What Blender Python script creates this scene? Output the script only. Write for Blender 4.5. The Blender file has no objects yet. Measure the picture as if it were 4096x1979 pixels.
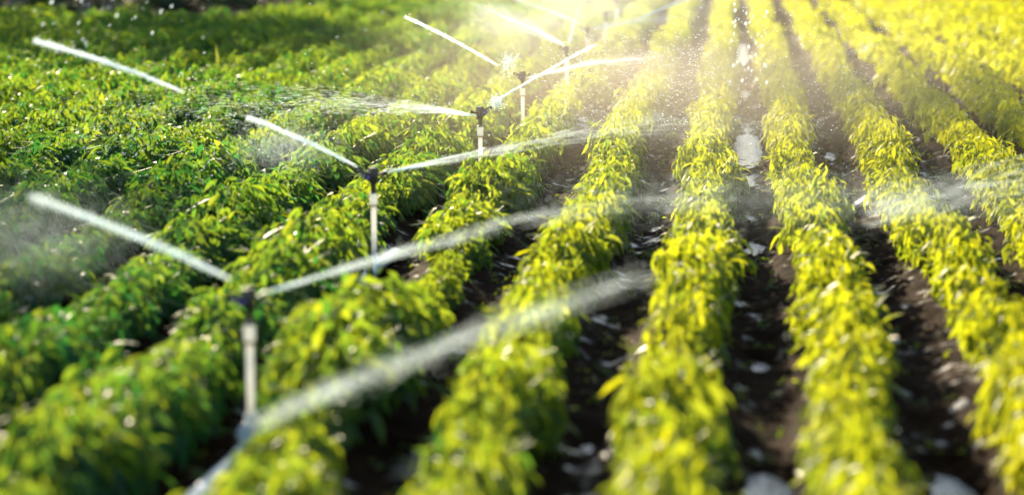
import bpy, math, random
import numpy as np
from mathutils import Vector, Matrix

random.seed(7)
RNG = np.random.default_rng(11)
scene = bpy.context.scene
COL = scene.collection

# ------------------------------------------------------------------ camera
cam_data = bpy.data.cameras.new("camera")
cam = bpy.data.objects.new("camera", cam_data)
COL.objects.link(cam)
cam.location = (0.0, 0.0, 1.6)
cam.rotation_euler = (math.radians(90 - 8.205), 0.0, math.radians(5.244))
cam_data.sensor_width = 36.0
cam_data.lens = 85.0
cam_data.clip_start = 0.05
cam_data.clip_end = 3000.0
cam_data.dof.use_dof = True
cam_data.dof.focus_distance = 13.5
cam_data.dof.aperture_fstop = 1.45
cam_data.dof.aperture_blades = 0
scene.camera = cam

# ------------------------------------------------------------------ sky, sun, exposure
SUN_ELEV = math.radians(17.0)
SUN_AZ = math.radians(-26.0)            # from +Y, negative = towards -X
world = bpy.data.worlds.new("World")
scene.world = world
world.use_nodes = True
wn, wl = world.node_tree.nodes, world.node_tree.links
wn.clear()
sky = wn.new("ShaderNodeTexSky")
sky.sky_type = 'NISHITA'
sky.sun_disc = False
sky.sun_elevation = SUN_ELEV
sky.sun_rotation = SUN_AZ
sky.air_density = 1.0
sky.dust_density = 0.6
sky.ozone_density = 1.0
bg = wn.new("ShaderNodeBackground")
bg.inputs["Strength"].default_value = 0.08
wo = wn.new("ShaderNodeOutputWorld")
wl.new(sky.outputs[0], bg.inputs[0])
wl.new(bg.outputs[0], wo.inputs[0])

sun_data = bpy.data.lights.new("sun", 'SUN')
sun_data.energy = 5.0
sun_data.angle = math.radians(0.5)
sun_data.color = (1.0, 0.84, 0.58)
sun = bpy.data.objects.new("sun", sun_data)
COL.objects.link(sun)
SUN_DIR = Vector((math.sin(SUN_AZ) * math.cos(SUN_ELEV), math.cos(SUN_AZ) * math.cos(SUN_ELEV), math.sin(SUN_ELEV)))
sun.rotation_euler = SUN_DIR.to_track_quat('Z', 'Y').to_euler()
sun.location = SUN_DIR * 60

scene.view_settings.view_transform = 'Standard'
scene.view_settings.look = 'None'
scene.view_settings.gamma = 1.0
scene.view_settings.use_curve_mapping = False
scene.view_settings.exposure = 1.85
scene.cycles.use_denoising = True
scene.cycles.max_bounces = 12
scene.cycles.diffuse_bounces = 7
scene.cycles.transparent_max_bounces = 160
scene.cycles.sample_clamp_indirect = 6.0
scene.cycles.volume_step_rate = 0.7
scene.cycles.volume_max_steps = 256

# ------------------------------------------------------------------ helpers
def tag(o, label=None, cat=None, group=None, kind=None):
    if label: o["label"] = label
    if cat: o["category"] = cat
    if group: o["group"] = group
    if kind: o["kind"] = kind
    return o

def link(o, parent=None):
    COL.objects.link(o)
    if parent is not None:
        o.parent = parent
    return o

def empty(name, loc, rz=0.0):
    o = bpy.data.objects.new(name, None)
    o.empty_display_size = 0.1
    o.location = loc
    o.rotation_euler = (0, 0, rz)
    return link(o)

def mesh_np(name, verts, tris, mats, tint=None, mat_idx=None, smooth=True):
    """A triangle mesh out of numpy arrays."""
    me = bpy.data.meshes.new(name)
    nv, nf = len(verts), len(tris)
    me.vertices.add(nv)
    me.vertices.foreach_set("co", np.asarray(verts, np.float32).ravel())
    me.loops.add(nf * 3)
    me.loops.foreach_set("vertex_index", np.asarray(tris, np.int32).ravel())
    me.polygons.add(nf)
    me.polygons.foreach_set("loop_start", np.arange(0, nf * 3, 3, dtype=np.int32))
    me.polygons.foreach_set("use_smooth", np.full(nf, smooth, dtype=bool))
    if mat_idx is not None:
        me.polygons.foreach_set("material_index", np.asarray(mat_idx, np.int32))
    for m in mats:
        me.materials.append(m)
    if tint is not None:
        a = me.attributes.new("tint", 'FLOAT', 'POINT')
        a.data.foreach_set("value", np.asarray(tint, np.float32))
    me.update()
    me.validate()
    return me

class MB:
    """Collects shapes into one mesh."""
    def __init__(self):
        self.v, self.f = [], []
    def tube(self, pts, radii, sides=14, caps=True):
        pts = [Vector(p) for p in pts]
        base = len(self.v)
        n = len(pts)
        ref = None
        for i, p in enumerate(pts):
            d = (pts[min(i + 1, n - 1)] - pts[max(i - 1, 0)]).normalized()
            if ref is None:
                ref = d.orthogonal().normalized()
            else:
                ref = (ref - d * ref.dot(d)).normalized()
            b = d.cross(ref)
            r = radii[i] if hasattr(radii, "__len__") else radii
            for k in range(sides):
                a = 2 * math.pi * k / sides
                self.v.append(p + (ref * math.cos(a) + b * math.sin(a)) * r)
        for i in range(n - 1):
            for k in range(sides):
                k2 = (k + 1) % sides
                self.f.append((base + i * sides + k, base + i * sides + k2, base + (i + 1) * sides + k2, base + (i + 1) * sides + k))
        if caps:
            self.f.append(tuple(base + k for k in reversed(range(sides))))
            self.f.append(tuple(base + (n - 1) * sides + k for k in range(sides)))
        return self
    def box(self, c, s, M=None, top=1.0):
        base = len(self.v)
        for z in (-1, 1):
            k = top if z > 0 else 1.0
            for x, y in ((-1, -1), (1, -1), (1, 1), (-1, 1)):
                p = Vector((x * s[0] / 2 * k, y * s[1] / 2 * k, z * s[2] / 2))
                if M is not None:
                    p = M @ p
                self.v.append(p + Vector(c))
        for q in ((3, 2, 1, 0), (4, 5, 6, 7), (0, 1, 5, 4), (1, 2, 6, 5), (2, 3, 7, 6), (3, 0, 4, 7)):
            self.f.append(tuple(base + i for i in q))
        return self
    def build(self, name, mat, parent=None, smooth=True, bevel=0.0):
        me = bpy.data.meshes.new(name)
        me.from_pydata([tuple(v) for v in self.v], [], self.f)
        me.materials.append(mat)
        me.update()
        me.shade_smooth() if smooth else me.shade_flat()
        if smooth:
            me.set_sharp_from_angle(angle=math.radians(40))
        o = bpy.data.objects.new(name, me)
        link(o, parent)
        if bevel:
            b = o.modifiers.new("bevel", 'BEVEL')
            b.width = bevel
            b.segments = 2
        return o

# ------------------------------------------------------------------ materials
def new_mat(name):
    m = bpy.data.materials.new(name)
    m.use_nodes = True
    n, l = m.node_tree.nodes, m.node_tree.links
    n.clear()
    out = n.new("ShaderNodeOutputMaterial")
    return m, n, l, out

def ramp(n, stops):
    r = n.new("ShaderNodeValToRGB")
    e = r.color_ramp.elements
    while len(e) < len(stops):
        e.new(0.5)
    for i, (p, c) in enumerate(stops):
        e[i].position = p
        e[i].color = (*c, 1.0)
    return r

def simple_mat(name, color, rough=0.5, var=0.25, scale=40.0, metallic=0.0, stain=None):
    m, n, l, out = new_mat(name)
    p = n.new("ShaderNodeBsdfPrincipled")
    tc = n.new("ShaderNodeTexCoord")
    nz = n.new("ShaderNodeTexNoise")
    nz.inputs["Scale"].default_value = scale
    nz.inputs["Detail"].default_value = 4
    l.new(tc.outputs["Object"], nz.inputs["Vector"])
    c2 = stain or tuple(c * (1 - var) for c in color)
    r = ramp(n, [(0.35, c2), (0.6, color)])
    l.new(nz.outputs["Fac"], r.inputs[0])
    l.new(r.outputs[0], p.inputs["Base Color"])
    p.inputs["Roughness"].default_value = rough
    p.inputs["Metallic"].default_value = metallic
    l.new(p.outputs[0], out.inputs[0])
    return m

def leaf_mat(name, dark, light, tr_dark, tr_light, fac=0.5, rough=0.38, spec=0.5):
    m, n, l, out = new_mat(name)
    at = n.new("ShaderNodeAttribute"); at.attribute_name = "tint"
    oi = n.new("ShaderNodeObjectInfo")
    rp = n.new("ShaderNodeAttribute"); rp.attribute_type = 'OBJECT'; rp.attribute_name = "flare_tint"
    ad0 = n.new("ShaderNodeMath"); ad0.operation = 'MULTIPLY_ADD'
    l.new(oi.outputs["Random"], ad0.inputs[0]); ad0.inputs[1].default_value = 0.15
    l.new(at.outputs["Fac"], ad0.inputs[2])
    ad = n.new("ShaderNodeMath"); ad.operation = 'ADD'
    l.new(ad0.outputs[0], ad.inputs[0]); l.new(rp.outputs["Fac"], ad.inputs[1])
    r1 = ramp(n, [(0.0, dark), (1.0, light)])
    r2 = ramp(n, [(0.0, tr_dark), (1.0, tr_light)])
    l.new(ad.outputs[0], r1.inputs[0]); l.new(ad.outputs[0], r2.inputs[0])
    p = n.new("ShaderNodeBsdfPrincipled")
    p.inputs["Roughness"].default_value = rough
    p.inputs["Specular IOR Level"].default_value = spec
    l.new(r1.outputs[0], p.inputs["Base Color"])
    t = n.new("ShaderNodeBsdfTranslucent")
    l.new(r2.outputs[0], t.inputs["Color"])
    mx = n.new("ShaderNodeMixShader"); mx.inputs[0].default_value = fac
    l.new(p.outputs[0], mx.inputs[1]); l.new(t.outputs[0], mx.inputs[2])
    l.new(mx.outputs[0], out.inputs[0])
    return m

M_LEAF = leaf_mat("pepper_leaf", (0.016, 0.070, 0.030), (0.075, 0.13, 0.012),
                  (0.045, 0.20, 0.022), (0.55, 0.56, 0.010), 0.52, 0.50, 0.35)
M_TREELEAF = leaf_mat("tree_leaf", (0.012, 0.04, 0.014), (0.028, 0.065, 0.018),
                      (0.02, 0.06, 0.012), (0.06, 0.12, 0.015), 0.25, 0.6)
M_STEM = simple_mat("pepper_stem", (0.10, 0.17, 0.03), 0.5)
M_GRASS = leaf_mat("grass_blade", (0.10, 0.15, 0.02), (0.16, 0.2, 0.03), (0.4, 0.45, 0.03), (0.5, 0.52, 0.05), 0.5)
M_BARK = simple_mat("bark", (0.16, 0.13, 0.10), 0.85, 0.5, 9.0)
M_PVC = simple_mat("white_pvc", (0.82, 0.81, 0.77), 0.38, 0.2, 22.0, stain=(0.79, 0.75, 0.68))
_n, _l = M_PVC.node_tree.nodes, M_PVC.node_tree.links      # thin plastic lets the low sun through
_p = [q for q in _n if q.type == 'BSDF_PRINCIPLED'][0]
_t = _n.new("ShaderNodeBsdfTranslucent"); _t.inputs[0].default_value = (0.80, 0.82, 0.80, 1)
_x = _n.new("ShaderNodeMixShader"); _x.inputs[0].default_value = 0.6
_o = [q for q in _n if q.type == 'OUTPUT_MATERIAL'][0]
_l.new(_p.outputs[0], _x.inputs[1]); _l.new(_t.outputs[0], _x.inputs[2]); _l.new(_x.outputs[0], _o.inputs[0])
M_PIPE = simple_mat("supply_pipe", (0.74, 0.78, 0.82), 0.3, 0.2, 6.0)
M_BLACK = simple_mat("black_plastic", (0.03, 0.022, 0.018), 0.35, 0.4, 60.0)
M_VIOLET = simple_mat("violet_plastic", (0.16, 0.11, 0.50), 0.3)
M_RINGW = simple_mat("pale_plastic", (0.62, 0.68, 0.76), 0.3)
M_RUST = simple_mat("orange_tape", (0.50, 0.22, 0.08), 0.7, 0.5, 90.0)
M_STEEL = simple_mat("grey_fitting", (0.42, 0.46, 0.52), 0.35, 0.3, 30.0, metallic=0.6)

def soil_mat():
    m, n, l, out = new_mat("wet_soil")
    p = n.new("ShaderNodeBsdfPrincipled")
    tc = n.new("ShaderNodeTexCoord")
    n1 = n.new("ShaderNodeTexNoise"); n1.inputs["Scale"].default_value = 7; n1.inputs["Detail"].default_value = 8; n1.inputs["Roughness"].default_value = 0.65
    n2 = n.new("ShaderNodeTexNoise"); n2.inputs["Scale"].default_value = 45; n2.inputs["Detail"].default_value = 6
    n3 = n.new("ShaderNodeTexNoise"); n3.inputs["Scale"].default_value = 9.0; n3.inputs["Detail"].default_value = 5
    for x in (n1, n2, n3):
        l.new(tc.outputs["Object"], x.inputs["Vector"])
    r = ramp(n, [(0.25, (0.006, 0.003, 0.001)), (0.55, (0.017, 0.0075, 0.0025)), (0.8, (0.045, 0.021, 0.008))])
    l.new(n1.outputs["Fac"], r.inputs[0]); l.new(r.outputs[0], p.inputs["Base Color"])
    rr = ramp(n, [(0.30, (0.25,) * 3), (0.40, (0.9,) * 3)])
    sr = ramp(n, [(0.30, (0.5,) * 3), (0.40, (0.02,) * 3)])
    l.new(sr.outputs[0], p.inputs["Specular IOR Level"])
    n4 = n.new("ShaderNodeTexNoise"); n4.inputs["Scale"].default_value = 1.7; n4.inputs["Detail"].default_value = 2
    l.new(tc.outputs["Object"], n4.inputs["Vector"])
    wet = n.new("ShaderNodeMath"); wet.operation = 'MULTIPLY_ADD'; wet.inputs[1].default_value = 0.55; wet.inputs[2].default_value = -0.25
    l.new(n4.outputs["Fac"], wet.inputs[0])
    wt = n.new("ShaderNodeMath"); wt.operation = 'ADD'
    l.new(n3.outputs["Fac"], wt.inputs[0]); l.new(wet.outputs[0], wt.inputs[1])
    l.new(wt.outputs[0], sr.inputs[0]); l.new(wt.outputs[0], rr.inputs[0]); l.new(rr.outputs[0], p.inputs["Roughness"])
    b1 = n.new("ShaderNodeBump"); b1.inputs["Strength"].default_value = 0.7; b1.inputs["Distance"].default_value = 0.02
    b2 = n.new("ShaderNodeBump"); b2.inputs["Strength"].default_value = 0.5; b2.inputs["Distance"].default_value = 0.005
    l.new(n1.outputs["Fac"], b1.inputs["Height"]); l.new(n2.outputs["Fac"], b2.inputs["Height"])
    l.new(b1.outputs[0], b2.inputs["Normal"]); l.new(b2.outputs[0], p.inputs["Normal"])
    l.new(p.outputs[0], out.inputs[0])
    return m
M_SOIL = soil_mat()

def puddle_mat():
    m, n, l, out = new_mat("puddle_water")
    p = n.new("ShaderNodeBsdfPrincipled")
    p.inputs["Base Color"].default_value = (0.022, 0.014, 0.009, 1)
    p.inputs["Roughness"].default_value = 0.04
    p.inputs["IOR"].default_value = 1.33
    tc = n.new("ShaderNodeTexCoord")
    mp = n.new("ShaderNodeMapping"); mp.inputs["Scale"].default_value = (0.8, 1.6, 1.0)
    nz = n.new("ShaderNodeTexNoise"); nz.inputs["Scale"].default_value = 18; nz.inputs["Detail"].default_value = 4
    l.new(tc.outputs["Object"], mp.inputs[0]); l.new(mp.outputs[0], nz.inputs["Vector"])
    b = n.new("ShaderNodeBump"); b.inputs["Strength"].default_value = 0.8; b.inputs["Distance"].default_value = 0.014
    l.new(nz.outputs["Fac"], b.inputs["Height"]); l.new(b.outputs[0], p.inputs["Normal"])
    l.new(p.outputs[0], out.inputs[0])
    return m
M_WATER = puddle_mat()

def spray_mat(name, clear, col=(0.80, 0.93, 1.0)):
    """White broken water: part clear, part scattering light forward and back."""
    m, n, l, out = new_mat(name)
    tr = n.new("ShaderNodeBsdfTransparent")
    t = n.new("ShaderNodeBsdfTranslucent"); t.inputs[0].default_value = (*col, 1)
    d = n.new("ShaderNodeBsdfDiffuse"); d.inputs[0].default_value = (*col, 1)
    g = n.new("ShaderNodeBsdfGlossy"); g.inputs["Roughness"].default_value = 0.25
    m1 = n.new("ShaderNodeMixShader"); m1.inputs[0].default_value = 0.10
    l.new(t.outputs[0], m1.inputs[1]); l.new(d.outputs[0], m1.inputs[2])
    m2 = n.new("ShaderNodeMixShader"); m2.inputs[0].default_value = 0.15
    l.new(m1.outputs[0], m2.inputs[1]); l.new(g.outputs[0], m2.inputs[2])
    m3 = n.new("ShaderNodeMixShader"); m3.inputs[0].default_value = clear
    l.new(m2.outputs[0], m3.inputs[1]); l.new(tr.outputs[0], m3.inputs[2])
    l.new(m3.outputs[0], out.inputs[0])
    return m
M_JET = spray_mat("jet_water", 0.62)
M_FAN = spray_mat("fan_water", 0.62)
M_DROP = spray_mat("drop_water", 0.15)

def mist_mat(name, density, aniso=0.65, scale=3.0, color=(0.90, 0.96, 1.0)):
    m, n, l, out = new_mat(name)
    v = n.new("ShaderNodeVolumePrincipled")
    v.inputs["Color"].default_value = (*color, 1)
    v.inputs["Anisotropy"].default_value = aniso
    tc = n.new("ShaderNodeTexCoord")
    ln = n.new("ShaderNodeVectorMath"); ln.operation = 'LENGTH'
    l.new(tc.outputs["Object"], ln.inputs[0])
    fall = n.new("ShaderNodeMapRange")
    fall.interpolation_type = 'SMOOTHSTEP'
    fall.inputs["From Min"].default_value = 1.0; fall.inputs["From Max"].default_value = 0.15
    l.new(ln.outputs["Value"], fall.inputs["Value"])
    nz = n.new("ShaderNodeTexNoise"); nz.inputs["Scale"].default_value = scale; nz.inputs["Detail"].default_value = 3
    l.new(tc.outputs["Object"], nz.inputs["Vector"])
    nr = n.new("ShaderNodeMapRange")
    nr.inputs["From Min"].default_value = 0.38; nr.inputs["From Max"].default_value = 0.68
    l.new(nz.outputs["Fac"], nr.inputs["Value"])
    mu = n.new("ShaderNodeMath"); mu.operation = 'MULTIPLY'
    l.new(fall.outputs[0], mu.inputs[0]); l.new(nr.outputs[0], mu.inputs[1])
    m2 = n.new("ShaderNodeMath"); m2.operation = 'MULTIPLY'; m2.inputs[1].default_value = density
    l.new(mu.outputs[0], m2.inputs[0])
    l.new(m2.outputs[0], v.inputs["Density"])
    l.new(v.outputs[0], out.inputs["Volume"])
    return m

# ------------------------------------------------------------------ ground
ROW0, ROWS = 0.365, 0.53              # row n stands at ROW0 + n*ROWS; furrows half way between

def vnoise(x, y, cell, seed):
    r = np.random.default_rng(seed)
    L = r.random((257, 257))
    u, v = x / cell, y / cell
    i, j = np.floor(u).astype(int), np.floor(v).astype(int)
    fu, fv = u - i, v - j
    fu, fv = fu * fu * (3 - 2 * fu), fv * fv * (3 - 2 * fv)
    g = lambda a, b: L[a % 257, b % 257]
    return (g(i, j) * (1 - fu) + g(i + 1, j) * fu) * (1 - fv) + (g(i, j + 1) * (1 - fu) + g(i + 1, j + 1) * fu) * fv

PUDDLES = [  # x, y, radius across, radius along, depth
    (0.09, 16.3, 0.16, 1.5, 0.075), (0.10, 14.3, 0.1, 0.3, 0.03), (0.09, 12.7, 0.12, 0.30, 0.04), (0.11, 11.6, 0.12, 0.40, 0.04),
    (0.12, 6.75, 0.12, 0.38, 0.05), (0.10, 26.5, 0.12, 2.2, 0.05), (0.10, 21.0, 0.1, 0.8, 0.03), (0.64, 6.75, 0.12, 0.45, 0.05),
    (0.64, 13.0, 0.1, 0.35, 0.035), (0.64, 15.8, 0.1, 0.7, 0.03), (0.63, 10.2, 0.08, 0.4, 0.02), (0.62, 9.1, 0.06, 0.25, 0.02),
    (-0.94, 7.0, 0.12, 0.30, 0.045), (-0.44, 7.2, 0.1, 0.25, 0.02), (-0.44, 18.5, 0.1, 0.8, 0.02),
    (0.12, 8.6, 0.07, 0.16, 0.03), (0.13, 9.0, 0.05, 0.1, 0.02), (0.62, 8.0, 0.07, 0.2, 0.02)]

def ground_z(x, y):
    ph = (x - ROW0) / ROWS
    d = np.abs(ph - np.round(ph)) * ROWS              # distance from nearest row line
    z = 0.035 * np.clip(1 - d / 0.19, 0, 1) ** 0.7 - 0.035 * np.clip((d - 0.13) / 0.13, 0, 1)
    z = z + (vnoise(x, y, 0.22, 1) - 0.5) * 0.028 + (vnoise(x, y, 0.07, 2) - 0.5) * 0.009 + (vnoise(x, y, 0.9, 3) - 0.5) * 0.02 + (vnoise(x, y, 0.033, 4) - 0.5) * 0.006
    for px, py, rx, ry, dp in PUDDLES:
        q = ((x - px) / rx) ** 2 + ((y - py) / ry) ** 2
        q = q * (0.35 + 1.5 * vnoise(x * 1.0, y * 0.8, 0.085, 5)) + 0.5 * vnoise(x, y * 0.6, 0.04, 6)
        z = z - 2.2 * dp * np.exp(-q * 1.2) * (np.abs(x - px) < 0.3)
    far = np.clip((np.hypot(x, y - 18) - 26) / 10, 0, 1)
    return z * (1 - far)

def axis(lo, hi, step, outer):
    a = list(np.arange(lo, hi + step / 2, step))
    s, v = step, hi
    r = []
    while v < outer:
        s *= 1.25; v += s; r.append(v)
    s, v = step, lo
    q = []
    while v > -outer:
        s *= 1.25; v -= s; q.append(v)
    return np.array(q[::-1] + a + r)

def grid_mesh(name, gx, gy, zf, mat):
    X, Y = np.meshgrid(gx, gy)
    Z = zf(X, Y)
    nx, ny = len(gx), len(gy)
    V = np.stack([X.ravel(), Y.ravel(), Z.ravel()], 1)
    idx = np.arange(nx * ny).reshape(ny, nx)
    a, b, c, d = idx[:-1, :-1].ravel(), idx[:-1, 1:].ravel(), idx[1:, 1:].ravel(), idx[1:, :-1].ravel()
    T = np.concatenate([np.stack([a, b, c], 1), np.stack([a, c, d], 1)])
    return mesh_np(name, V, T, [mat])

gx = np.unique(np.concatenate([axis(-3.0, 2.6, 0.022, 900.0)]))
gy = np.unique(np.concatenate([np.arange(5.0, 17.0, 0.026), axis(17.0, 40.0, 0.09, 900.0)]))
gy = gy[(gy > 17.0) | (gy < 5.0) | (gy <= 17.0)]
gy = np.array([v for v in gy if not (5.0 < v < 17.0 and False)])
ground = link(bpy.data.objects.new("ground", grid_mesh("ground", gx, gy, ground_z, M_SOIL)))
tag(ground, "dark wet soil of the field with furrows between the crop rows", "ground", kind="structure")

wx, wy = np.linspace(-3.0, 2.6, 30), np.linspace(5.0, 40.0, 80)
water = link(bpy.data.objects.new("water", grid_mesh("water", wx, wy, lambda x, y: np.full_like(x, -0.071), M_WATER)))
tag(water, "shallow irrigation water standing as puddles in the furrows", "water", kind="structure")

# ------------------------------------------------------------------ pepper plants
LEAF_HI_T = np.array([[0, 2, 1], [0, 3, 2], [1, 2, 5], [1, 5, 4], [2, 3, 6], [2, 6, 5], [4, 5, 7], [5, 6, 7]])
LEAF_LO_T = np.array([[0, 2, 1], [0, 3, 2], [1, 2, 4], [2, 3, 4]])

def leaves(rng, P, D, N, length, width, tint, hi=True):
    """P base points, D blade directions, N upward-ish normals (arrays), blades that droop towards the tip."""
    n = len(P)
    D = D / np.linalg.norm(D, axis=1, keepdims=True)
    S = np.cross(D, N); S /= np.linalg.norm(S, axis=1, keepdims=True) + 1e-9
    N = np.cross(S, D)
    L, W = length[:, None], width[:, None]
    curl = rng.uniform(0.05, 0.32, n)[:, None]
    fold = rng.uniform(0.10, 0.35, n)[:, None]
    def pt(t, s, lift):
        return P + D * (L * t) + S * (W * s) + N * (lift * W - curl * L * t * t)
    if hi:
        V = np.stack([pt(0, 0, 0), pt(.28, -.46, fold), pt(.28, 0, 0), pt(.28, .46, fold),
                      pt(.64, -.38, fold), pt(.64, 0, 0), pt(.64, .38, fold), pt(1.0, 0, 0)], 1)
        T = LEAF_HI_T
    else:
        V = np.stack([pt(0, 0, 0), pt(.42, -.5, fold), pt(.45, 0, 0), pt(.42, .5, fold), pt(1.0, 0, 0)], 1)
        T = LEAF_LO_T
    k = V.shape[1]
    F = (np.arange(n) * k)[:, None, None] + T[None]
    return V.reshape(-1, 3), F.reshape(-1, 3), np.repeat(tint, k)

def plant_arrays(rng, n, hi=True, size=1.0, lx=0.108, ly=0.18, h=0.228):
    """A bushy pepper plant: shoots fan out from the base, leaves hang from them all the way round."""
    ph = rng.uniform(0, 2 * np.pi, n)
    u = rng.uniform(0, 1, n) ** 0.8
    th = np.arccos(np.clip(1 - u * 1.08, -0.1, 1))               # 0 = top, past pi/2 = low on the flank
    rad = rng.uniform(0.55, 1.0, n) ** 0.6
    lump = 1 + 0.16 * np.sin(ph * 3 + rng.uniform(0, 6)) + 0.12 * np.sin(ph * 5 + th * 4 + rng.uniform(0, 6))
    rad = rad * lump
    P = np.stack([np.cos(ph) * np.sin(th) * lx * rad, np.sin(ph) * np.sin(th) * ly * rad,
                  0.07 + (h - 0.07) * np.cos(th) * np.clip(rad, 0, 1.12)], 1)
    az = ph + rng.normal(0, 0.7, n)
    pitch = np.radians(rng.normal(40, 22, n) + 32 * np.sin(np.clip(th, 0, np.pi / 2)))
    up = rng.random(n) < 0.10
    pitch[up] = np.radians(rng.uniform(-60, 5, up.sum()))
    D = np.stack([np.cos(az) * np.cos(pitch), np.sin(az) * np.cos(pitch), -np.sin(pitch)], 1)
    N = np.stack([np.cos(az) * np.sin(pitch), np.sin(az) * np.sin(pitch), np.cos(pitch)], 1) + rng.normal(0, 0.35, (n, 3))
    ln = np.clip(0.050 * np.exp(rng.normal(0, 0.34, n)), 0.020, 0.10) * size
    ln[up] *= 0.75
    wd = ln * rng.uniform(0.25, 0.37, n)
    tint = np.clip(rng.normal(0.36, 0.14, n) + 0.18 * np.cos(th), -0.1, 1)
    return leaves(rng, P, D, N, ln, wd, tint, hi)

def stem_arrays(rng, h=0.2):
    """Main stem and five forking shoots as thin three-sided tubes."""
    V, T = [], []
    def limb(a, b, r0, r1):
        a, b = np.array(a, float), np.array(b, float)
        d = b - a; d /= np.linalg.norm(d)
        s = np.cross(d, [0.3, 0.9, 0.2]); s /= np.linalg.norm(s); t = np.cross(d, s)
        k = len(V)
        for p, r in ((a, r0), (b, r1)):
            for q in range(3):
                V.append(p + (s * math.cos(q * 2.094) + t * math.sin(q * 2.094)) * r)
        for q in range(3):
            q2 = (q + 1) % 3
            T.append((k + q, k + q2, k + 3 + q2)); T.append((k + q, k + 3 + q2, k + 3 + q))
    limb((0, 0, -0.03), (0, 0, 0.09), 0.006, 0.005)
    for i in range(6):
        a = i * 1.05 + rng.uniform(-.3, .3)
        e = (math.cos(a) * 0.09, math.sin(a) * 0.10, h * rng.uniform(0.6, 0.9))
        limb((0, 0, 0.08), e, 0.004, 0.002)
        for k in range(2):
            b = a + rng.uniform(-.8, .8)
            limb(e, (e[0] + math.cos(b) * 0.06, e[1] + math.sin(b) * 0.06, e[2] + rng.uniform(-0.03, 0.05)), 0.002, 0.001)
    return np.array(V), np.array(T)

def plant_mesh(seed, n):
    rng = np.random.default_rng(seed)
    V, T, t = plant_arrays(rng, n, True)
    sv, st = stem_arrays(rng)
    V2 = np.concatenate([V, sv]); T2 = np.concatenate([T, st + len(V)])
    return mesh_np("pepper_plant", V2, T2, [M_LEAF, M_STEM], np.concatenate([t, np.full(len(sv), .5)]),
                   np.concatenate([np.zeros(len(T), int), np.ones(len(st), int)]))

VARIANTS = [plant_mesh(100 + i + (200 if i in (0, 5) else 300 if i == 7 else 0), 370) for i in range(12)]

# camera frame, only to know which plants fall inside the photograph
Rm = cam.rotation_euler.to_matrix()
CR, CU, CF = Rm @ Vector((1, 0, 0)), Rm @ Vector((0, 1, 0)), Rm @ Vector((0, 0, -1))
def in_view(x, y, z=0.12, mx=0.0, my=0.0):
    d = Vector((x, y, z)) - cam.location
    w = d.dot(CF)
    if w <= 0.2: return False
    a = d.dot(CR) / w * 85 / 18; b = d.dot(CU) / w * 85 / 18
    return abs(a) < 1 + mx and abs(b) < 0.4831 + my

SPRINKLERS = [(-1.43, 7.01), (-1.54, 10.26), (-1.40, 13.36), (-1.41, 16.16), (-1.31, 19.02), (-1.33, 22.0), (-1.33, 24.95), (-1.36, 28.01)]
ORD = {1: "first", 2: "second", 3: "third", 4: "fourth", 5: "fifth", 6: "sixth", 7: "seventh", 8: "eighth", 9: "ninth", 10: "tenth",
       11: "eleventh", 12: "twelfth"}
def row_phrase(n):
    if n == -1: return "the row along the left bank of the wet middle furrow"
    if n == 0: return "the row along the right bank of the wet middle furrow"
    if n > 0: return "the %s row right of the wet middle furrow" % ORD.get(n + 1, "far")
    if n == -2: return "the second row left of the wet middle furrow"
    if n == -3: return "the row just right of the sprinkler line"
    k = -3 - n
    return ("the row just left of the sprinkler line" if k == 1 else "the %s row left of the sprinkler line" % ORD.get(k, "far"))

spots = []
prng = np.random.default_rng(5)
for n in range(-26, 12):
    x0 = ROW0 + n * ROWS + {-1: 0.03, -2: 0.025}.get(n, 0.0)
    y = 4.6 + prng.uniform(0, 0.25)
    while y < (41.0 if n > -13 else 30.6):
        px = x0 + prng.normal(0, 0.018) + 0.03 * math.sin(y * 0.8 + n)
        for sx, sy in SPRINKLERS:                       # the line of risers keeps the plants beside it a little apart
            if abs(y - sy) < 0.35 and abs(px - sx) < 0.17:
                px = sx + (0.17 if px > sx else -0.17)
        s = 0.98 + 0.12 * math.sin(y * 1.7 + n * 2.1) + prng.normal(0, 0.12)
        if n == -3 and 8.4 < y < 10.5: s *= 0.66; px += 0.08
        if n == -3 and 6.4 < y < 7.1: s *= 0.92
        if n == -3 and 7.1 < y < 8.4: s *= 1.2; px -= 0.03
        if n == -3 and 5.7 < y < 6.4: px += 0.05
        if in_view(px, y, 0.12, 0.22 if y < 12 else 0.3, 0.16):
            spots.append((px, y, s, n))
        y += 0.235 * prng.uniform(0.8, 1.25)
spots.sort(key=lambda q: math.hypot(q[0], q[1]))
near = [q for q in spots if in_view(q[0], q[1], 0.16, 0.03, 0.06)][:300]
near_set = set(near)
def breadth(n):
    """Plants of the rows beyond the sprinklers, and of the far right rows, have spread nearly into each other."""
    return 1.0 + 0.55 * min(1.0, max(0.0, (-1.8 - n) / 2.6)) + 0.3 * min(1.0, max(0.0, (n - 1) / 2.0))
def flare_shift(x, y):
    """Painted light: leaf colour goes yellower to the right, greener left, after the warm flare."""
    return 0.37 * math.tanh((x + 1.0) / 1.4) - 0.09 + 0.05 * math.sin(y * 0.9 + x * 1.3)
for i, (x, y, s, n) in enumerate(near):
    o = bpy.data.objects.new("pepper_plant", VARIANTS[i % 12])
    o.location = (x, y, 0.005)
    o.rotation_euler = (random.gauss(0, .06), random.gauss(0, .06), random.choice((0, math.pi)) + random.gauss(0, .3))
    wide = breadth(n)
    o.scale = (s * wide * random.uniform(.92, 1.08), s * random.uniform(.95, 1.1), s * random.uniform(.9, 1.12))
    link(o)
    o["flare_tint"] = float(flare_shift(x, y))  # warm flare painted into the leaf colour, stronger towards the right
    tag(o, "leafy pepper plant in " + row_phrase(n), "pepper plant", "pepper plants in " + row_phrase(n))

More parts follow.
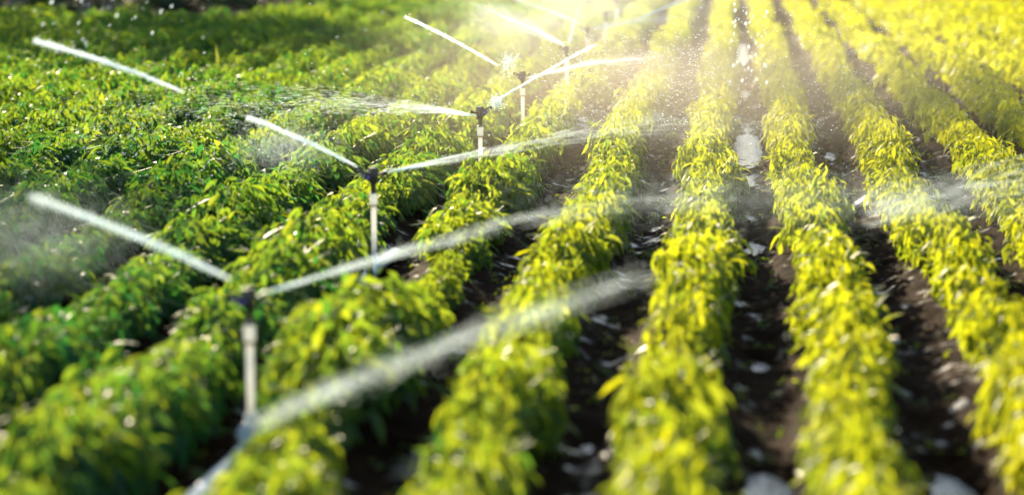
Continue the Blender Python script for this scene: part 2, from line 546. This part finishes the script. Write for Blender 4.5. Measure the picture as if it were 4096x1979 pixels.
rest = [q for q in spots if q not in near_set]
Vs, Ts, ts, k = [], [], [], 0
LIB_M = [plant_arrays(np.random.default_rng(300 + i), 290, False, 1.0) for i in range(16)]
LIB_F = [plant_arrays(np.random.default_rng(400 + i), 150, False, 1.2) for i in range(16)]
for i, (x, y, s, n) in enumerate(rest):
    V, T, t = (LIB_M if math.hypot(x, y) < 19 else LIB_F)[int(prng.integers(16))]
    a = prng.normal(0, .3) + math.pi * prng.integers(2)
    c, q = math.cos(a), math.sin(a)
    R = np.array([[c, q, 0], [-q, c, 0], [0, 0, 1]])
    Vs.append((V * s * prng.uniform(.92, 1.1, 3) * np.array([breadth(n), 1, 1])) @ R + np.array([x, y, 0.005]))
    Ts.append(T + k); ts.append(t + prng.uniform(0, .15) + flare_shift(x, y)); k += len(V)
far_plants = link(bpy.data.objects.new("pepper_crop", mesh_np("pepper_crop", np.concatenate(Vs), np.concatenate(Ts), [M_LEAF], np.concatenate(ts))))
tag(far_plants, "distant rows of pepper plants merging into one leafy green crop", "crop", kind="stuff")
print("PLANTS", len(near), len(rest), "far verts", k, "last near", near[-1][:2])

# ------------------------------------------------------------------ sprinklers
def make_sprinkler():
    """Origin on the ground, jet side along local +X."""
    r = empty("sprinkler", (0, 0, 0))
    m = MB(); m.tube([(0, 0, -0.08), (0, 0, 0.305)], 0.0120, 18); m.build("riser", M_PVC, r)
    m = MB(); m.tube([(0, 0, 0.302), (0, 0, 0.306), (0, 0, 0.347), (0, 0, 0.352)], [0.0155, 0.0172, 0.0172, 0.0155], 18); col = m.build("collar", M_PVC, r)
    m = MB(); m.tube([(0, 0, 0.296), (0, 0, 0.3015)], 0.0152, 18); m.build("tape_band", M_RUST, r)
    m = MB()
    m.tube([(0, 0, 0.350), (0, 0, 0.358), (0, 0, 0.360), (0, 0, 0.392), (0, 0, 0.396), (0, 0, 0.405)], [0.0135, 0.0135, 0.0115, 0.0115, 0.0155, 0.0165], 14)
    m.tube([(0, 0, 0.404), (0, 0, 0.418), (0, 0, 0.436)], [0.0175, 0.0205, 0.0185], 12)
    m.build("body", M_BLACK, r)
    m = MB(); m.box((0, 0, 0.4495), (0.044, 0.032, 0.029), top=0.8); m.build("cap", M_BLACK, r, False, 0.003)
    ca, sa = math.cos(math.radians(26)), math.sin(math.radians(26))
    def along(t, z0=0.409): return (t * ca, 0, z0 + t * sa)
    m = MB(); m.tube([along(0.010), along(0.044), along(0.046), along(0.068)], [0.0115, 0.0105, 0.0088, 0.0078], 14); nz = m.build("nozzle", M_BLACK, r)
    m = MB(); m.tube([along(0.030), along(0.041)], 0.0124, 14); m.build("nozzle_ring", M_VIOLET, nz)
    m = MB(); m.tube([along(0.055), along(0.062)], 0.0098, 14); m.build("nozzle_ring", M_RINGW, nz)
    m = MB(); m.tube([(-0.008, 0, 0.400), (-0.024, 0, 0.4045)], [0.0085, 0.006], 12); m.build("rear_nozzle", M_BLACK, r)
    m = MB()                                            # swinging impact arm: weight, bar, spoon
    m.tube([(-0.060, 0.004, 0.440), (-0.052, 0.004, 0.438), (-0.020, 0.003, 0.428), (0.020, 0.006, 0.434)], [0.0085, 0.0080, 0.0055, 0.0050], 10)
    m.tube([(-0.064, 0.004, 0.432), (-0.055, 0.004, 0.447)], 0.0065, 10)
    m.tube([(0.018, 0.006, 0.434), (0.050, 0.010, 0.446), (0.084, 0.006, 0.458)], [0.0055, 0.006, 0.0035], 10)
    m.box((0.082, 0.001, 0.453), (0.016, 0.004, 0.018), Matrix.Rotation(math.radians(-22), 3, 'Y'))
    m.build("impact_arm", M_BLACK, r)
    return r

def copy_tree(o, parent=None):
    c = o.copy(); COL.objects.link(c)
    if parent is not None: c.parent = parent
    for ch in list(o.children): copy_tree(ch, c)
    return c

SP_LABEL = ["nearest sprinkler, blurred black head on a long white riser with violet ring",
            "second sprinkler from the front, white riser bare down to the pipe fitting",
            "sharp black sprinkler on a white riser with a splash at its nozzle",
            "fourth sprinkler from the front, brown lit head over a bright white riser",
            "fifth sprinkler from the front, with misty jets on both sides",
            "sixth sprinkler from the front, dark blurred head over a white riser",
            "seventh sprinkler from the front, white riser fading into the mist",
            "farthest sprinkler, white riser at the very top in the bright mist"]
# heading of the jet side: towards -X-Y for most, the sharp one throws towards +X+Y
SP_ROT = [225, 225, 45, 225, 225, 225, 45, 225]
SP_LEAN = [(0.0, 0.2), (0, 0.4), (0.3, -1.2), (0, 0.3), (0, 0.6), (0, -0.4), (0, 0.8), (0, 0)]
proto = make_sprinkler()
SP = []
for i, (x, y) in enumerate(SPRINKLERS):
    o = proto if i == 0 else copy_tree(proto)
    o.location = (x, y, -0.01 + (0.0 if i else 0.0))
    o.rotation_euler = (math.radians(SP_LEAN[i][0]), math.radians(SP_LEAN[i][1]), math.radians(SP_ROT[i] + [0, -4, 0, 5, 12, -6, 0, 9][i]))
    tag(o, SP_LABEL[i], "sprinkler", "sprinklers along the supply pipe")
    SP.append(o)

# supply pipe on the ground through the risers, with a joint under each
m = MB()
pp = [(-1.36, 4.2, 0.05), (-1.40, 5.6, 0.045), (-1.40, 6.2, 0.03), (-1.43, 6.75, -0.02), (-1.43, 7.01, -0.02), (-1.46, 7.35, -0.075), (-1.55, 8.2, -0.085), (-1.56, 9.3, -0.08), (-1.55, 9.8, 0.0), (-1.54, 10.26, 0.02), (-1.52, 10.75, 0.01), (-1.50, 11.1, -0.07), (-1.44, 12.6, -0.07), (-1.40, 13.36, 0.0),
      (-1.41, 16.16, 0.02), (-1.31, 19.02, 0.02), (-1.33, 22, 0.02), (-1.33, 24.95, 0.02), (-1.36, 28.01, 0.02), (-1.38, 34, 0.02)]
m.tube(pp, 0.027, 14)
pipe = m.build("supply_pipe", M_PIPE)
tag(pipe, "white supply pipe lying in the furrow under the sprinklers", "pipe")
for x, y in SPRINKLERS:
    m = MB()
    i = SPRINKLERS.index((x, y))
    m.tube([(x, y - 0.06, 0.02), (x, y - 0.055, 0.02), (x, y + 0.055, 0.02), (x, y + 0.06, 0.02)], [0.029, 0.034, 0.034, 0.029], 14)
    m.tube([(x, y, 0.03), (x, y, 0.068), (x, y, 0.07)], [0.021, 0.021, 0.017], 14)
    m.build("pipe_joint", M_PIPE, pipe)
# lever clamp beside the second riser
cl = empty("pipe_clamp", (-1.60, 10.18, 0.02))
tag(cl, "grey hooked pipe clamp on the pipe at the second riser's foot", "clamp")
m = MB()
m.tube([(-0.045, -0.12, 0.0), (-0.05, -0.07, 0.035), (-0.03, -0.01, 0.065), (0.02, 0.02, 0.07), (0.05, 0.03, 0.05)], 0.008, 10)
m.build("hook", M_STEEL, cl)
m = MB()
m.tube([(-0.005, 0.0, 0.06), (-0.008, 0.0, 0.105), (0.012, 0.0, 0.122), (0.03, 0.0, 0.118)], 0.009, 10)
m.build("lever", M_STEEL, cl)

# ------------------------------------------------------------------ water in the air
def filaments(rng, path, r0, r1, n, th=(0.0008, 0.0020), seg=(0.12, 0.35), power=0.7, fade=1.3):
    """Thin threads of water inside a cone round a path; path is a list of points."""
    P = np.array(path, float)
    L = np.concatenate([[0], np.cumsum(np.linalg.norm(np.diff(P, axis=0), axis=1))]); L /= L[-1]
    at = lambda t: np.stack([np.interp(t, L, P[:, k]) for k in range(3)], -1)
    a = rng.uniform(0, 2 * np.pi, n); q = rng.uniform(0, 1, n) ** power
    t0 = -0.05 + 1.03 * rng.uniform(0, 1, n) ** fade; ln = rng.uniform(*seg, n)
    K = 5
    tt = np.clip(t0[:, None] + ln[:, None] * np.linspace(0, 1, K)[None], 0, 1)
    C = at(tt)
    D = P[-1] - P[0]; D /= np.linalg.norm(D)
    S = np.cross(D, [0, 0, 1.0]); S /= np.linalg.norm(S); U = np.cross(S, D)
    rad = (r0 + (r1 - r0) * tt) * q[:, None]
    wob = 1 + 0.1 * np.sin(tt * 25 + a[:, None] * 3)
    C = C + (S * (np.cos(a)[:, None, None]) + U * (np.sin(a)[:, None, None])) * (rad * wob)[..., None]
    w = (rng.uniform(*th, n) * (1 - 0.45 * t0.clip(0, 1)))[:, None] * np.array([0.25, 0.8, 1.0, 0.8, 0.15])[None]
    V = np.empty((n, K, 3, 3))
    for j in range(3):
        b = j * 2.0944
        V[:, :, j] = C + (S * math.cos(b) + U * math.sin(b)) * w[..., None]
    T = []
    for i in range(K - 1):
        for j in range(3):
            j2 = (j + 1) % 3
            T += [(i * 3 + j, i * 3 + j2, i * 3 + 3 + j2), (i * 3 + j, i * 3 + 3 + j2, i * 3 + 3 + j)]
    T = np.array(T)
    F = (np.arange(n) * K * 3)[:, None, None] + T[None]
    return V.reshape(-1, 3), F.reshape(-1, 3)

def core(rng, path, r0, r1, sides=10, n=60, ragged=0.22):
    P = np.array(path, float)
    L = np.concatenate([[0], np.cumsum(np.linalg.norm(np.diff(P, axis=0), axis=1))]); L /= L[-1]
    t = np.linspace(0, 1, n)
    C = np.stack([np.interp(t, L, P[:, k]) for k in range(3)], -1)
    D = P[-1] - P[0]; D /= np.linalg.norm(D)
    S = np.cross(D, [0, 0, 1.0]); S /= np.linalg.norm(S); U = np.cross(S, D)
    r = (r0 + (r1 - r0) * t) * (1 + rng.normal(0, ragged, n) * np.clip(t * 2, 0.2, 1))
    r *= np.clip(np.minimum(t, 1 - t) * 30, 0.15, 1)
    a = np.linspace(0, 2 * np.pi, sides, endpoint=False)
    jit = 1 + rng.normal(0, ragged * 0.7, (n, sides))
    V = C[:, None] + (S * np.cos(a)[:, None] + U * np.sin(a)[:, None])[None] * (r[:, None] * jit)[..., None]
    T = []
    for i in range(n - 1):
        for j in range(sides):
            j2 = (j + 1) % sides
            T += [(i * sides + j, i * sides + j2, (i + 1) * sides + j2), (i * sides + j, (i + 1) * sides + j2, (i + 1) * sides + j)]
    return V.reshape(-1, 3), np.array(T)

def drops(rng, C, size, stretch, direction):
    """Water drops as little stretched octahedra."""
    n = len(C)
    d = np.array(direction, float); d /= np.linalg.norm(d)
    d = d + rng.normal(0, 0.12, (n, 3)); d /= np.linalg.norm(d, axis=1, keepdims=True)
    s = np.cross(d, [0.2, 0.1, 1.0]); s /= np.linalg.norm(s, axis=1, keepdims=True); u = np.cross(s, d)
    r = size[:, None]
    V = np.stack([C + d * r * stretch, C + s * r, C + u * r, C - s * r, C - u * r, C - d * r * stretch], 1)
    T = np.array([[0, 1, 2], [0, 2, 3], [0, 3, 4], [0, 4, 1], [5, 2, 1], [5, 3, 2], [5, 4, 3], [5, 1, 4]])
    return V.reshape(-1, 3), ((np.arange(n) * 6)[:, None, None] + T[None]).reshape(-1, 3)

def join_arrays(parts):
    Vs, Ts, k = [], [], 0
    for V, T in parts:
        Vs.append(V); Ts.append(T + k); k += len(V)
    return np.concatenate(Vs), np.concatenate(Ts)

JR = np.random.default_rng(21)
def jet(label, path, r0, r1, core_r=None, nfil=200, mat=None, th=(0.0008, 0.002), seg=(0.12, 0.35), spray=120, fade=1.3, group="water jets thrown by the sprinklers", name="water_jet"):
    parts = []
    if core_r: parts.append(core(JR, path, *core_r))
    if nfil: parts.append(filaments(JR, path, r0, r1, nfil, th, seg, fade=fade))
    P = np.array(path, float)
    if spray:
        t = JR.uniform(0.1, 1.0, spray)
        i = np.clip((t * (len(P) - 1)).astype(int), 0, len(P) - 2); f = t * (len(P) - 1) - i
        C = P[i] * (1 - f)[:, None] + P[i + 1] * f[:, None] + JR.normal(0, 1, (spray, 3)) * (r0 + (r1 - r0) * t)[:, None] * 0.9
        parts.append(drops(JR, C, JR.uniform(0.0012, 0.0035, spray), 1.8, P[-1] - P[0]))
    V, T = join_arrays(parts)
    o = link(bpy.data.objects.new(name, mesh_np(name, V, T, [mat or M_JET])))
    return tag(o, label, "water jet", group)

def arc(a, b, sag=0.02, n=12):
    a, b = np.array(a, float), np.array(b, float)
    return [a + (b - a) * t + np.array([0, 0, 4 * sag * t * (1 - t)]) for t in np.linspace(0, 1, n)]

jet("thick pale water jet rising left from the nearest sprinkler", arc((-1.475, 6.965, 0.485), (-1.935, 6.49, 0.785), 0.012), 0.006, 0.011, None, 200, M_JET, (0.0005, 0.0012), (0.15, 0.4), spray=260, fade=1.0)
jet("soft water jet thrown right by the nearest sprinkler across the crop rows",
    [(-1.40, 7.03, 0.43), (-1.03, 7.37, 0.515), (-0.66, 7.74, 0.575), (-0.28, 8.10, 0.595), (0.0, 8.4, 0.585)], 0.003, 0.055, None, 300, M_FAN, (0.0004, 0.0012), (0.03, 0.12), fade=2.8)
jet("straight white water jet rising left from the second sprinkler", arc((-1.60, 10.20, 0.462), (-2.0, 9.80, 0.710), 0.010), 0.005, 0.010, None, 200, M_JET, (0.0005, 0.0012), (0.15, 0.4), spray=260, fade=1.0)
jet("spreading water jet thrown right by the second sprinkler", [(-1.515, 10.285, 0.425), (-1.14, 10.64, 0.475), (-0.645, 11.13, 0.532), (-0.287, 11.5, 0.55)], 0.003, 0.060, None, 340, M_FAN, (0.0004, 0.0012), (0.04, 0.14), spray=0, fade=2.5)
jet("loose slug of white water flying free above the left crop, no sprinkler at its end", arc((-2.21, 9.59, 0.827), (-2.685, 9.11, 1.06), 0.012), 0.005, 0.011, None, 180, M_JET, (0.0005, 0.0013), (0.15, 0.4), spray=300, fade=0.9)
jet("thin bright water jet shooting up right from the sharp black sprinkler", arc((-1.31, 13.45, 0.488), (-0.80, 13.96, 0.765), 0.006), 0.004, 0.008, (0.0065, 0.0075), 60, spray=30)
jet("wide veil of fine water threads left of the sharp black sprinkler",
    [(-1.425, 13.335, 0.405), (-1.62, 13.15, 0.455), (-2.18, 12.58, 0.545), (-2.73, 12.03, 0.545), (-3.2, 11.55, 0.49)], 0.003, 0.20, None, 3600, M_FAN, (0.0002, 0.0006), (0.008, 0.030), 300, fade=2.2)
jet("long thin water jet rising left from the fourth sprinkler", arc((-1.56, 16.0, 0.50), (-2.11, 15.45, 0.85), 0.012), 0.005, 0.012, (0.008, 0.010), 50)
jet("short fan of white water thrown right by the fourth sprinkler", [(-1.385, 16.18, 0.405), (-1.17, 16.4, 0.45), (-0.96, 16.6, 0.485), (-0.5, 17.05, 0.50)], 0.004, 0.05, (0.004, 0.0008), 220, M_FAN, (0.0006, 0.0014), (0.06, 0.2), fade=2.0)
jet("misty broad water jet rising left from the fifth sprinkler", arc((-1.335, 19.0, 0.46), (-2.0, 18.4, 0.80), 0.02), 0.008, 0.12, (0.006, 0.001), 300, M_FAN, (0.0006, 0.0014), (0.06, 0.2), fade=1.8)
jet("pale water jet rising away behind the fifth sprinkler", arc((-1.30, 19.04, 0.46), (-1.27, 19.9, 0.72), 0.01), 0.006, 0.02, (0.006, 0.005), 60)
jet("water jet rising left from the sixth sprinkler into the mist", arc((-1.38, 21.95, 0.47), (-1.95, 21.4, 0.72), 0.012), 0.006, 0.04, (0.006, 0.004), 90)
jet("short water fan thrown right by the sixth sprinkler", [(-1.30, 22.02, 0.42), (-1.0, 22.32, 0.47), (-0.6, 22.7, 0.50)], 0.004, 0.05, (0.006, 0.001), 160, M_FAN)
jet("loose thin water slug flying right above the crop at the top", arc((-0.778, 19.55, 0.636), (-0.40, 19.93, 0.78), 0.006), 0.004, 0.010, (0.008, 0.010), 80)
jet("steep bright water jet above the mist at the top", arc((-1.95, 25.3, 0.55), (-1.90, 25.5, 0.80), 0.0), 0.006, 0.02, (0.014, 0.014), 80)
jet("broad blurred water jet crossing the foreground rows from lower left", [(-0.93, 4.60, 0.578), (-0.72, 4.81, 0.640), (-0.54, 4.99, 0.69), (-0.186, 5.34, 0.77)], 0.018, 0.030, None, 135, M_FAN, (0.0005, 0.0012), (0.06, 0.2), fade=1.0)
jet("drifting water veil over the crop rows at the right edge", [(0.50, 8.95, 0.46), (0.64, 9.04, 0.48), (1.135, 9.53, 0.55), (1.6, 10.0, 0.58)], 0.07, 0.13, None, 380, M_FAN, (0.0003, 0.0008), (0.05, 0.15), 0)

# splash where the arm of the sharp sprinkler cuts the jet
SR = np.random.default_rng(33)
c0 = np.array([-1.323, 13.437, 0.473])
V1, T1 = drops(SR, c0 + SR.normal(0, 1, (260, 3)) * np.array([0.020, 0.018, 0.020]), SR.uniform(0.0012, 0.004, 260), 1.6, (1, 1, .4))
parts = [(V1, T1)]
for k in range(26):
    v = SR.normal(0, 1, 3); v /= np.linalg.norm(v); e = SR.uniform(0.015, 0.07)
    parts.append(filaments(SR, [c0 + v * 0.006, c0 + v * e + np.array([0, 0, -0.004])], 0.002, 0.006, 3, (0.0006, 0.0014), (0.4, 0.9)))
V, T = join_arrays(parts)
o = link(bpy.data.objects.new("water_splash", mesh_np("water_splash", V, T, [M_DROP])))
tag(o, "white starburst splash at the nozzle of the sharp black sprinkler", "splash", "splashes at the nozzles")
c0 = np.array([-1.50, 16.08, 0.50])
V1, T1 = drops(SR, c0 + SR.normal(0, 1, (300, 3)) * np.array([0.03, 0.03, 0.045]), SR.uniform(0.001, 0.0035, 300), 1.6, (-1, -1, 1.5))
parts = [(V1, T1)]
for k in range(22):
    v = SR.normal(0, 1, 3) + np.array([-.3, -.3, 1.0]); v /= np.linalg.norm(v); e = SR.uniform(0.04, 0.11)
    parts.append(filaments(SR, [c0 + v * 0.006, c0 + v * e], 0.003, 0.008, 3, (0.0008, 0.0018), (0.4, 0.9)))
V, T = join_arrays(parts)
o = link(bpy.data.objects.new("water_splash", mesh_np("water_splash", V, T, [M_DROP])))
tag(o, "white splash standing above the nozzle of the fourth sprinkler", "splash", "splashes at the nozzles")

# falling drops
DR = np.random.default_rng(44)
def cloud(n, lo, hi, size, stretch, d, mu=None):
    C = DR.uniform(lo, hi, (n, 3))
    return drops(DR, C, DR.uniform(size[0], size[1], n), stretch, d)
parts = [
    cloud(18, (-2.70, 8.9, 1.0), (-2.25, 9.7, 1.30), (0.002, 0.0055), 2.6, (0.7, 0.3, 0.9)),
    cloud(80, (-3.0, 8.8, 0.80), (-0.9, 10.5, 1.35), (0.0008, 0.0024), 3.0, (0.8, 0.3, 0.7)),
    cloud(46, (-0.02, 10.8, 0.72), (0.15, 12.4, 1.10), (0.002, 0.006), 2.2, (-0.2, 0.1, -1)),
    cloud(16, (-0.30, 11.0, 0.95), (-0.10, 12.4, 1.2), (0.002, 0.005), 2.2, (-0.1, 0.1, -1)),
    cloud(1100, (-1.15, 13.5, 0.30), (-0.1, 16.8, 0.75), (0.0008, 0.0022), 4.0, (1, 0.6, -0.12)),
    cloud(900, (-0.4, 13.2, 0.25), (0.9, 17.5, 0.95), (0.0008, 0.0022), 3.5, (1, 0.5, -0.45)),
    cloud(350, (0.5, 13.5, 0.2), (1.7, 17.5, 0.9), (0.0008, 0.0020), 3.5, (1, 0.4, -0.7)),
    cloud(500, (-3.9, 10.6, 0.3), (-2.3, 12.6, 0.60), (0.0008, 0.0020), 3.5, (1, 0.8, 0.25)),
    cloud(60, (-1.5, 6.5, 0.15), (1.5, 9.5, 0.55), (0.0008, 0.0024), 2.0, (0.3, 0.2, -1)),
    cloud(240, (-2.2, 9.5, 0.2), (1.6, 13.5, 0.8), (0.0008, 0.0022), 2.2, (0.3, 0.2, -1)),
]
V, T = join_arrays(parts)
o = link(bpy.data.objects.new("water_drops", mesh_np("water_drops", V, T, [M_DROP])))
tag(o, "scattered bright water drops falling over the crop", "water drops", kind="stuff")

# mist clouds round the far sprinklers and at the ends of the jets
def mist(label, loc, size, density, aniso=0.65, scale=2.2, rz=0.0, color=(0.90, 0.96, 1.0)):
    me = bpy.data.meshes.new("water_mist")
    import bmesh
    b = bmesh.new(); bmesh.ops.create_icosphere(b, subdivisions=3, radius=1.0); b.to_mesh(me); b.free()
    me.materials.append(mist_mat("mist", density, aniso, scale, color))
    o = link(bpy.data.objects.new("water_mist", me))
    o.location = loc; o.scale = size; o.rotation_euler = (0, 0, rz)
    return tag(o, label, "mist", "mist clouds drifting from the sprinklers", "stuff")
mist("wide bright mist hanging over the farthest sprinklers at the top", (-1.0, 25.0, 0.75), (1.9, 5.0, 0.75), 0.06)
mist("white mist cloud left of the fifth and sixth sprinklers", (-1.55, 20.6, 0.62), (1.2, 2.6, 0.45), 0.14)
mist("thin mist veil over the rows right of the fourth sprinkler", (-0.5, 17.5, 0.55), (1.1, 2.4, 0.40), 0.03)
mist("broad thin warm haze over the far rows, added as flare glow", (-0.2, 17.0, 0.60), (3.2, 9.0, 0.9), 0.034, 0.7, 1.0, 0.0, (1.0, 0.93, 0.80))  # added warm-tinted volume standing in for part of the lens flare

def puff(label, c, sig, n, size=(0.0003, 0.0010)):
    """A puff of fine drops hanging in the air."""
    C = np.array(c) + DR.normal(0, 1, (n, 3)) * np.array(sig)
    V, T = drops(DR, C, DR.uniform(size[0], size[1], n), 1.8, (-0.6, -0.5, 0.5))
    o = link(bpy.data.objects.new("water_mist", mesh_np("water_mist", V, T, [M_FAN])))
    return tag(o, label, "mist", "mist clouds drifting from the sprinklers", "stuff")
puff("pale mist puff beside the jet of the second sprinkler", (-1.90, 10.10, 0.56), (0.11, 0.14, 0.05), 9000)
puff("pale mist at the end of the nearest sprinkler's left jet", (-1.95, 6.60, 0.66), (0.15, 0.16, 0.07), 8000)
puff("thin mist along the right jet of the nearest sprinkler", (0.1, 8.5, 0.56), (0.45, 0.40, 0.035), 14000)
puff("thin mist beyond the right jet of the second sprinkler", (-0.35, 11.4, 0.54), (0.40, 0.35, 0.035), 11000)
puff("mist patch over the crop rows at the right edge", (0.85, 9.25, 0.48), (0.28, 0.26, 0.04), 8500)

# ------------------------------------------------------------------ trees and bushes at the field end
def tree(label, x, y, h, base, cr, nleaf, seed, group, trunk_r=0.09, pale=False):
    rng = np.random.default_rng(seed)
    r = empty("tree", (x, y, 0))
    tag(r, label, "tree", group)
    m = MB()
    top = Vector((rng.normal(0, .2), rng.normal(0, .2), base + (h - base) * 0.45))
    m.tube([(0, 0, -0.1), (0.03, 0.02, base * 0.4), tuple(top * 0.7), tuple(top)], [trunk_r * 1.35, trunk_r, trunk_r * 0.75, trunk_r * 0.5], 10)
    tips = []
    for k in range(9):
        a = k * 2.4 + rng.uniform(-.4, .4); q = rng.uniform(0.35, 1.0)
        s = top * rng.uniform(0.6, 1.0)
        e = Vector((math.cos(a) * cr * q * 0.8, math.sin(a) * cr * q * 0.8, base + (h - base) * rng.uniform(0.3, 0.85)))
        m.tube([s, (s + e) / 2 + Vector((0, 0, 0.15)), e], [trunk_r * 0.4, trunk_r * 0.28, trunk_r * 0.1], 6)
        tips.append(e)
    m.build("trunk", M_BARK, r)
    # leaf clumps round limb tips and a few more
    cs = [np.array(e) for e in tips] + [np.array([rng.normal(0, cr * .45), rng.normal(0, cr * .45), base + (h - base) * rng.uniform(.2, .95)]) for _ in range(22)]
    per = nleaf // len(cs)
    P = np.concatenate([c + rng.normal(0, 1, (per, 3)) * np.array([.28, .28, .2]) * cr * 0.62 for c in cs])
    n = len(P)
    az = rng.uniform(0, 2 * np.pi, n); pt = np.radians(rng.normal(25, 30, n))
    D = np.stack([np.cos(az) * np.cos(pt), np.sin(az) * np.cos(pt), -np.sin(pt)], 1)
    N = rng.normal(0, .5, (n, 3)) + np.array([0, 0, 1.0])
    ln = rng.uniform(0.10, 0.2, n)
    V, T, t = leaves(rng, P, D, N, ln, ln * 0.55, np.clip(rng.normal(.4, .25, n), 0, 1), False)
    link(bpy.data.objects.new("crown", mesh_np("crown", V, T, [M_TREELEAF], t)), r)
    return r

G = "trees at the far left end of the field"
tree("dense dark tree just past the left corner of the field end", -12.3, 34.6, 5.0, 0.8, 1.7, 2600, 9, G, 0.10)
G2 = "tall shade trees beyond the far end of the field"

tree("tree with a pale trunk at the extreme far left corner of the field", -10.15, 33.6, 4.6, 1.0, 1.5, 1900, 1, G, 0.10)
tree("middle tree of the dark clump at the far left end", -9.35, 34.3, 4.2, 1.0, 1.4, 1700, 2, G, 0.08)
tree("rightmost slim tree of the dark clump at the far left end", -8.9, 33.9, 3.6, 0.9, 1.3, 1500, 3, G, 0.07)

tree("tall sparse shade tree behind the dark clump at the far left", -17.4, 38.0, 11.0, 5.6, 1.9, 4200, 4, G2, 0.14)
tree("tallest broad shade tree beyond the far end of the field", -15.3, 53.0, 14.4, 9.8, 3.3, 7000, 5, G2, 0.2)

def bush(label, x, y, rx, ry, h, n, seed):
    rng = np.random.default_rng(seed)
    V, T, t = plant_arrays(rng, n, False, 2.6, rx, ry, h)
    o = link(bpy.data.objects.new("bush", mesh_np("bush", V, T, [M_TREELEAF], t * 0.7)))
    o.location = (x, y, -0.05)
    return tag(o, label, "bush", "dark bushes under the far left trees")
bush("dark bush under the extreme far left tree", -10.8, 35.2, 1.1, 0.9, 1.1, 1500, 51)
bush("dark bush between the trunks at the far left", -9.4, 36.0, 1.2, 0.9, 1.2, 1500, 52)
bush("dark bush right of the far left tree trunks", -8.0, 36.4, 1.0, 0.9, 1.0, 1300, 53)

bush("tall dark bush at the back of the extreme far left corner", -12.6, 38.0, 1.4, 1.0, 2.6, 2600, 54)
bush("tall dark bush at the back behind the far left trunks", -10.4, 38.6, 1.4, 1.0, 2.5, 2600, 55)
bush("tall dark bush at the back right of the far left trunks", -8.2, 39.0, 1.3, 1.0, 2.2, 2400, 56)

# ------------------------------------------------------------------ weeds, grass blades, straw
def blade_clump(label, x, y, n, h, seed):
    rng = np.random.default_rng(seed)
    P = np.stack([rng.normal(0, .012, n), rng.normal(0, .012, n), np.full(n, 0.0)], 1)
    D = np.stack([rng.normal(0, .12, n), rng.normal(0, .12, n), np.ones(n)], 1)
    N = np.stack([rng.normal(0, 1, n), -np.ones(n), np.zeros(n)], 1)
    ln = rng.uniform(.8, 1.0, n) * h
    V, T, t = leaves(rng, P, D, N, ln, np.full(n, 0.018), np.full(n, .6), True)
    o = link(bpy.data.objects.new("grass_tuft", mesh_np("grass_tuft", V, T, [M_GRASS], t)))
    o.location = (x, y, 0)
    return tag(o, label, "grass", "tall grass blades standing out of the crop")
blade_clump("pair of tall yellow grass blades rising above the upper left crop", -4.35, 20.3, 2, 0.42, 61)
blade_clump("single leaning grass blade left of the tall pair in the crop", -4.08, 17.7, 1, 0.40, 62)

WR = np.random.default_rng(71)
pts = []
for fx in (-1.49, -0.96, -0.43, 0.10, 0.63, 1.16):
    for _ in range(90):
        pts.append((fx + WR.normal(0, .085), WR.uniform(5.6, 22)))
pts = np.array(pts)
n = len(pts) * 5
base = np.repeat(pts, 5, 0)
P = np.stack([base[:, 0] + WR.normal(0, .012, n), base[:, 1] + WR.normal(0, .012, n), ground_z(base[:, 0], base[:, 1]) + WR.uniform(.004, .03, n)], 1)
az = WR.uniform(0, 6.28, n); pt = np.radians(WR.normal(-5, 25, n))
D = np.stack([np.cos(az) * np.cos(pt), np.sin(az) * np.cos(pt), -np.sin(pt)], 1)
ln = WR.uniform(.012, .034, n)
V, T, t = leaves(WR, P, D, WR.normal(0, .3, (n, 3)) + np.array([0, 0, 1.]), ln, ln * .55, WR.uniform(.1, .7, n), True)
o = link(bpy.data.objects.new("weeds", mesh_np("weeds", V, T, [M_LEAF], t)))
tag(o, "tiny weed seedlings sprouting in the wet furrows", "weeds", kind="stuff")

n = 900
C = np.stack([np.repeat([-1.49, -0.96, -0.43, 0.10, 0.63, 1.16], n // 6) + WR.normal(0, .1, n), WR.uniform(5.6, 24, n), np.zeros(n)], 1)
C[:, 2] = ground_z(C[:, 0], C[:, 1]) + 0.008
V1, T1 = drops(WR, C, WR.uniform(.0012, .0028, n), 14, (1, 0.3, 0.05))
M_STRAW = simple_mat("straw", (0.26, 0.17, 0.08), 0.7, 0.5, 30.0)
o = link(bpy.data.objects.new("straw_litter", mesh_np("straw_litter", V1, T1, [M_STRAW])))
tag(o, "bits of straw and dead stalk lying on the mud", "litter", kind="stuff")
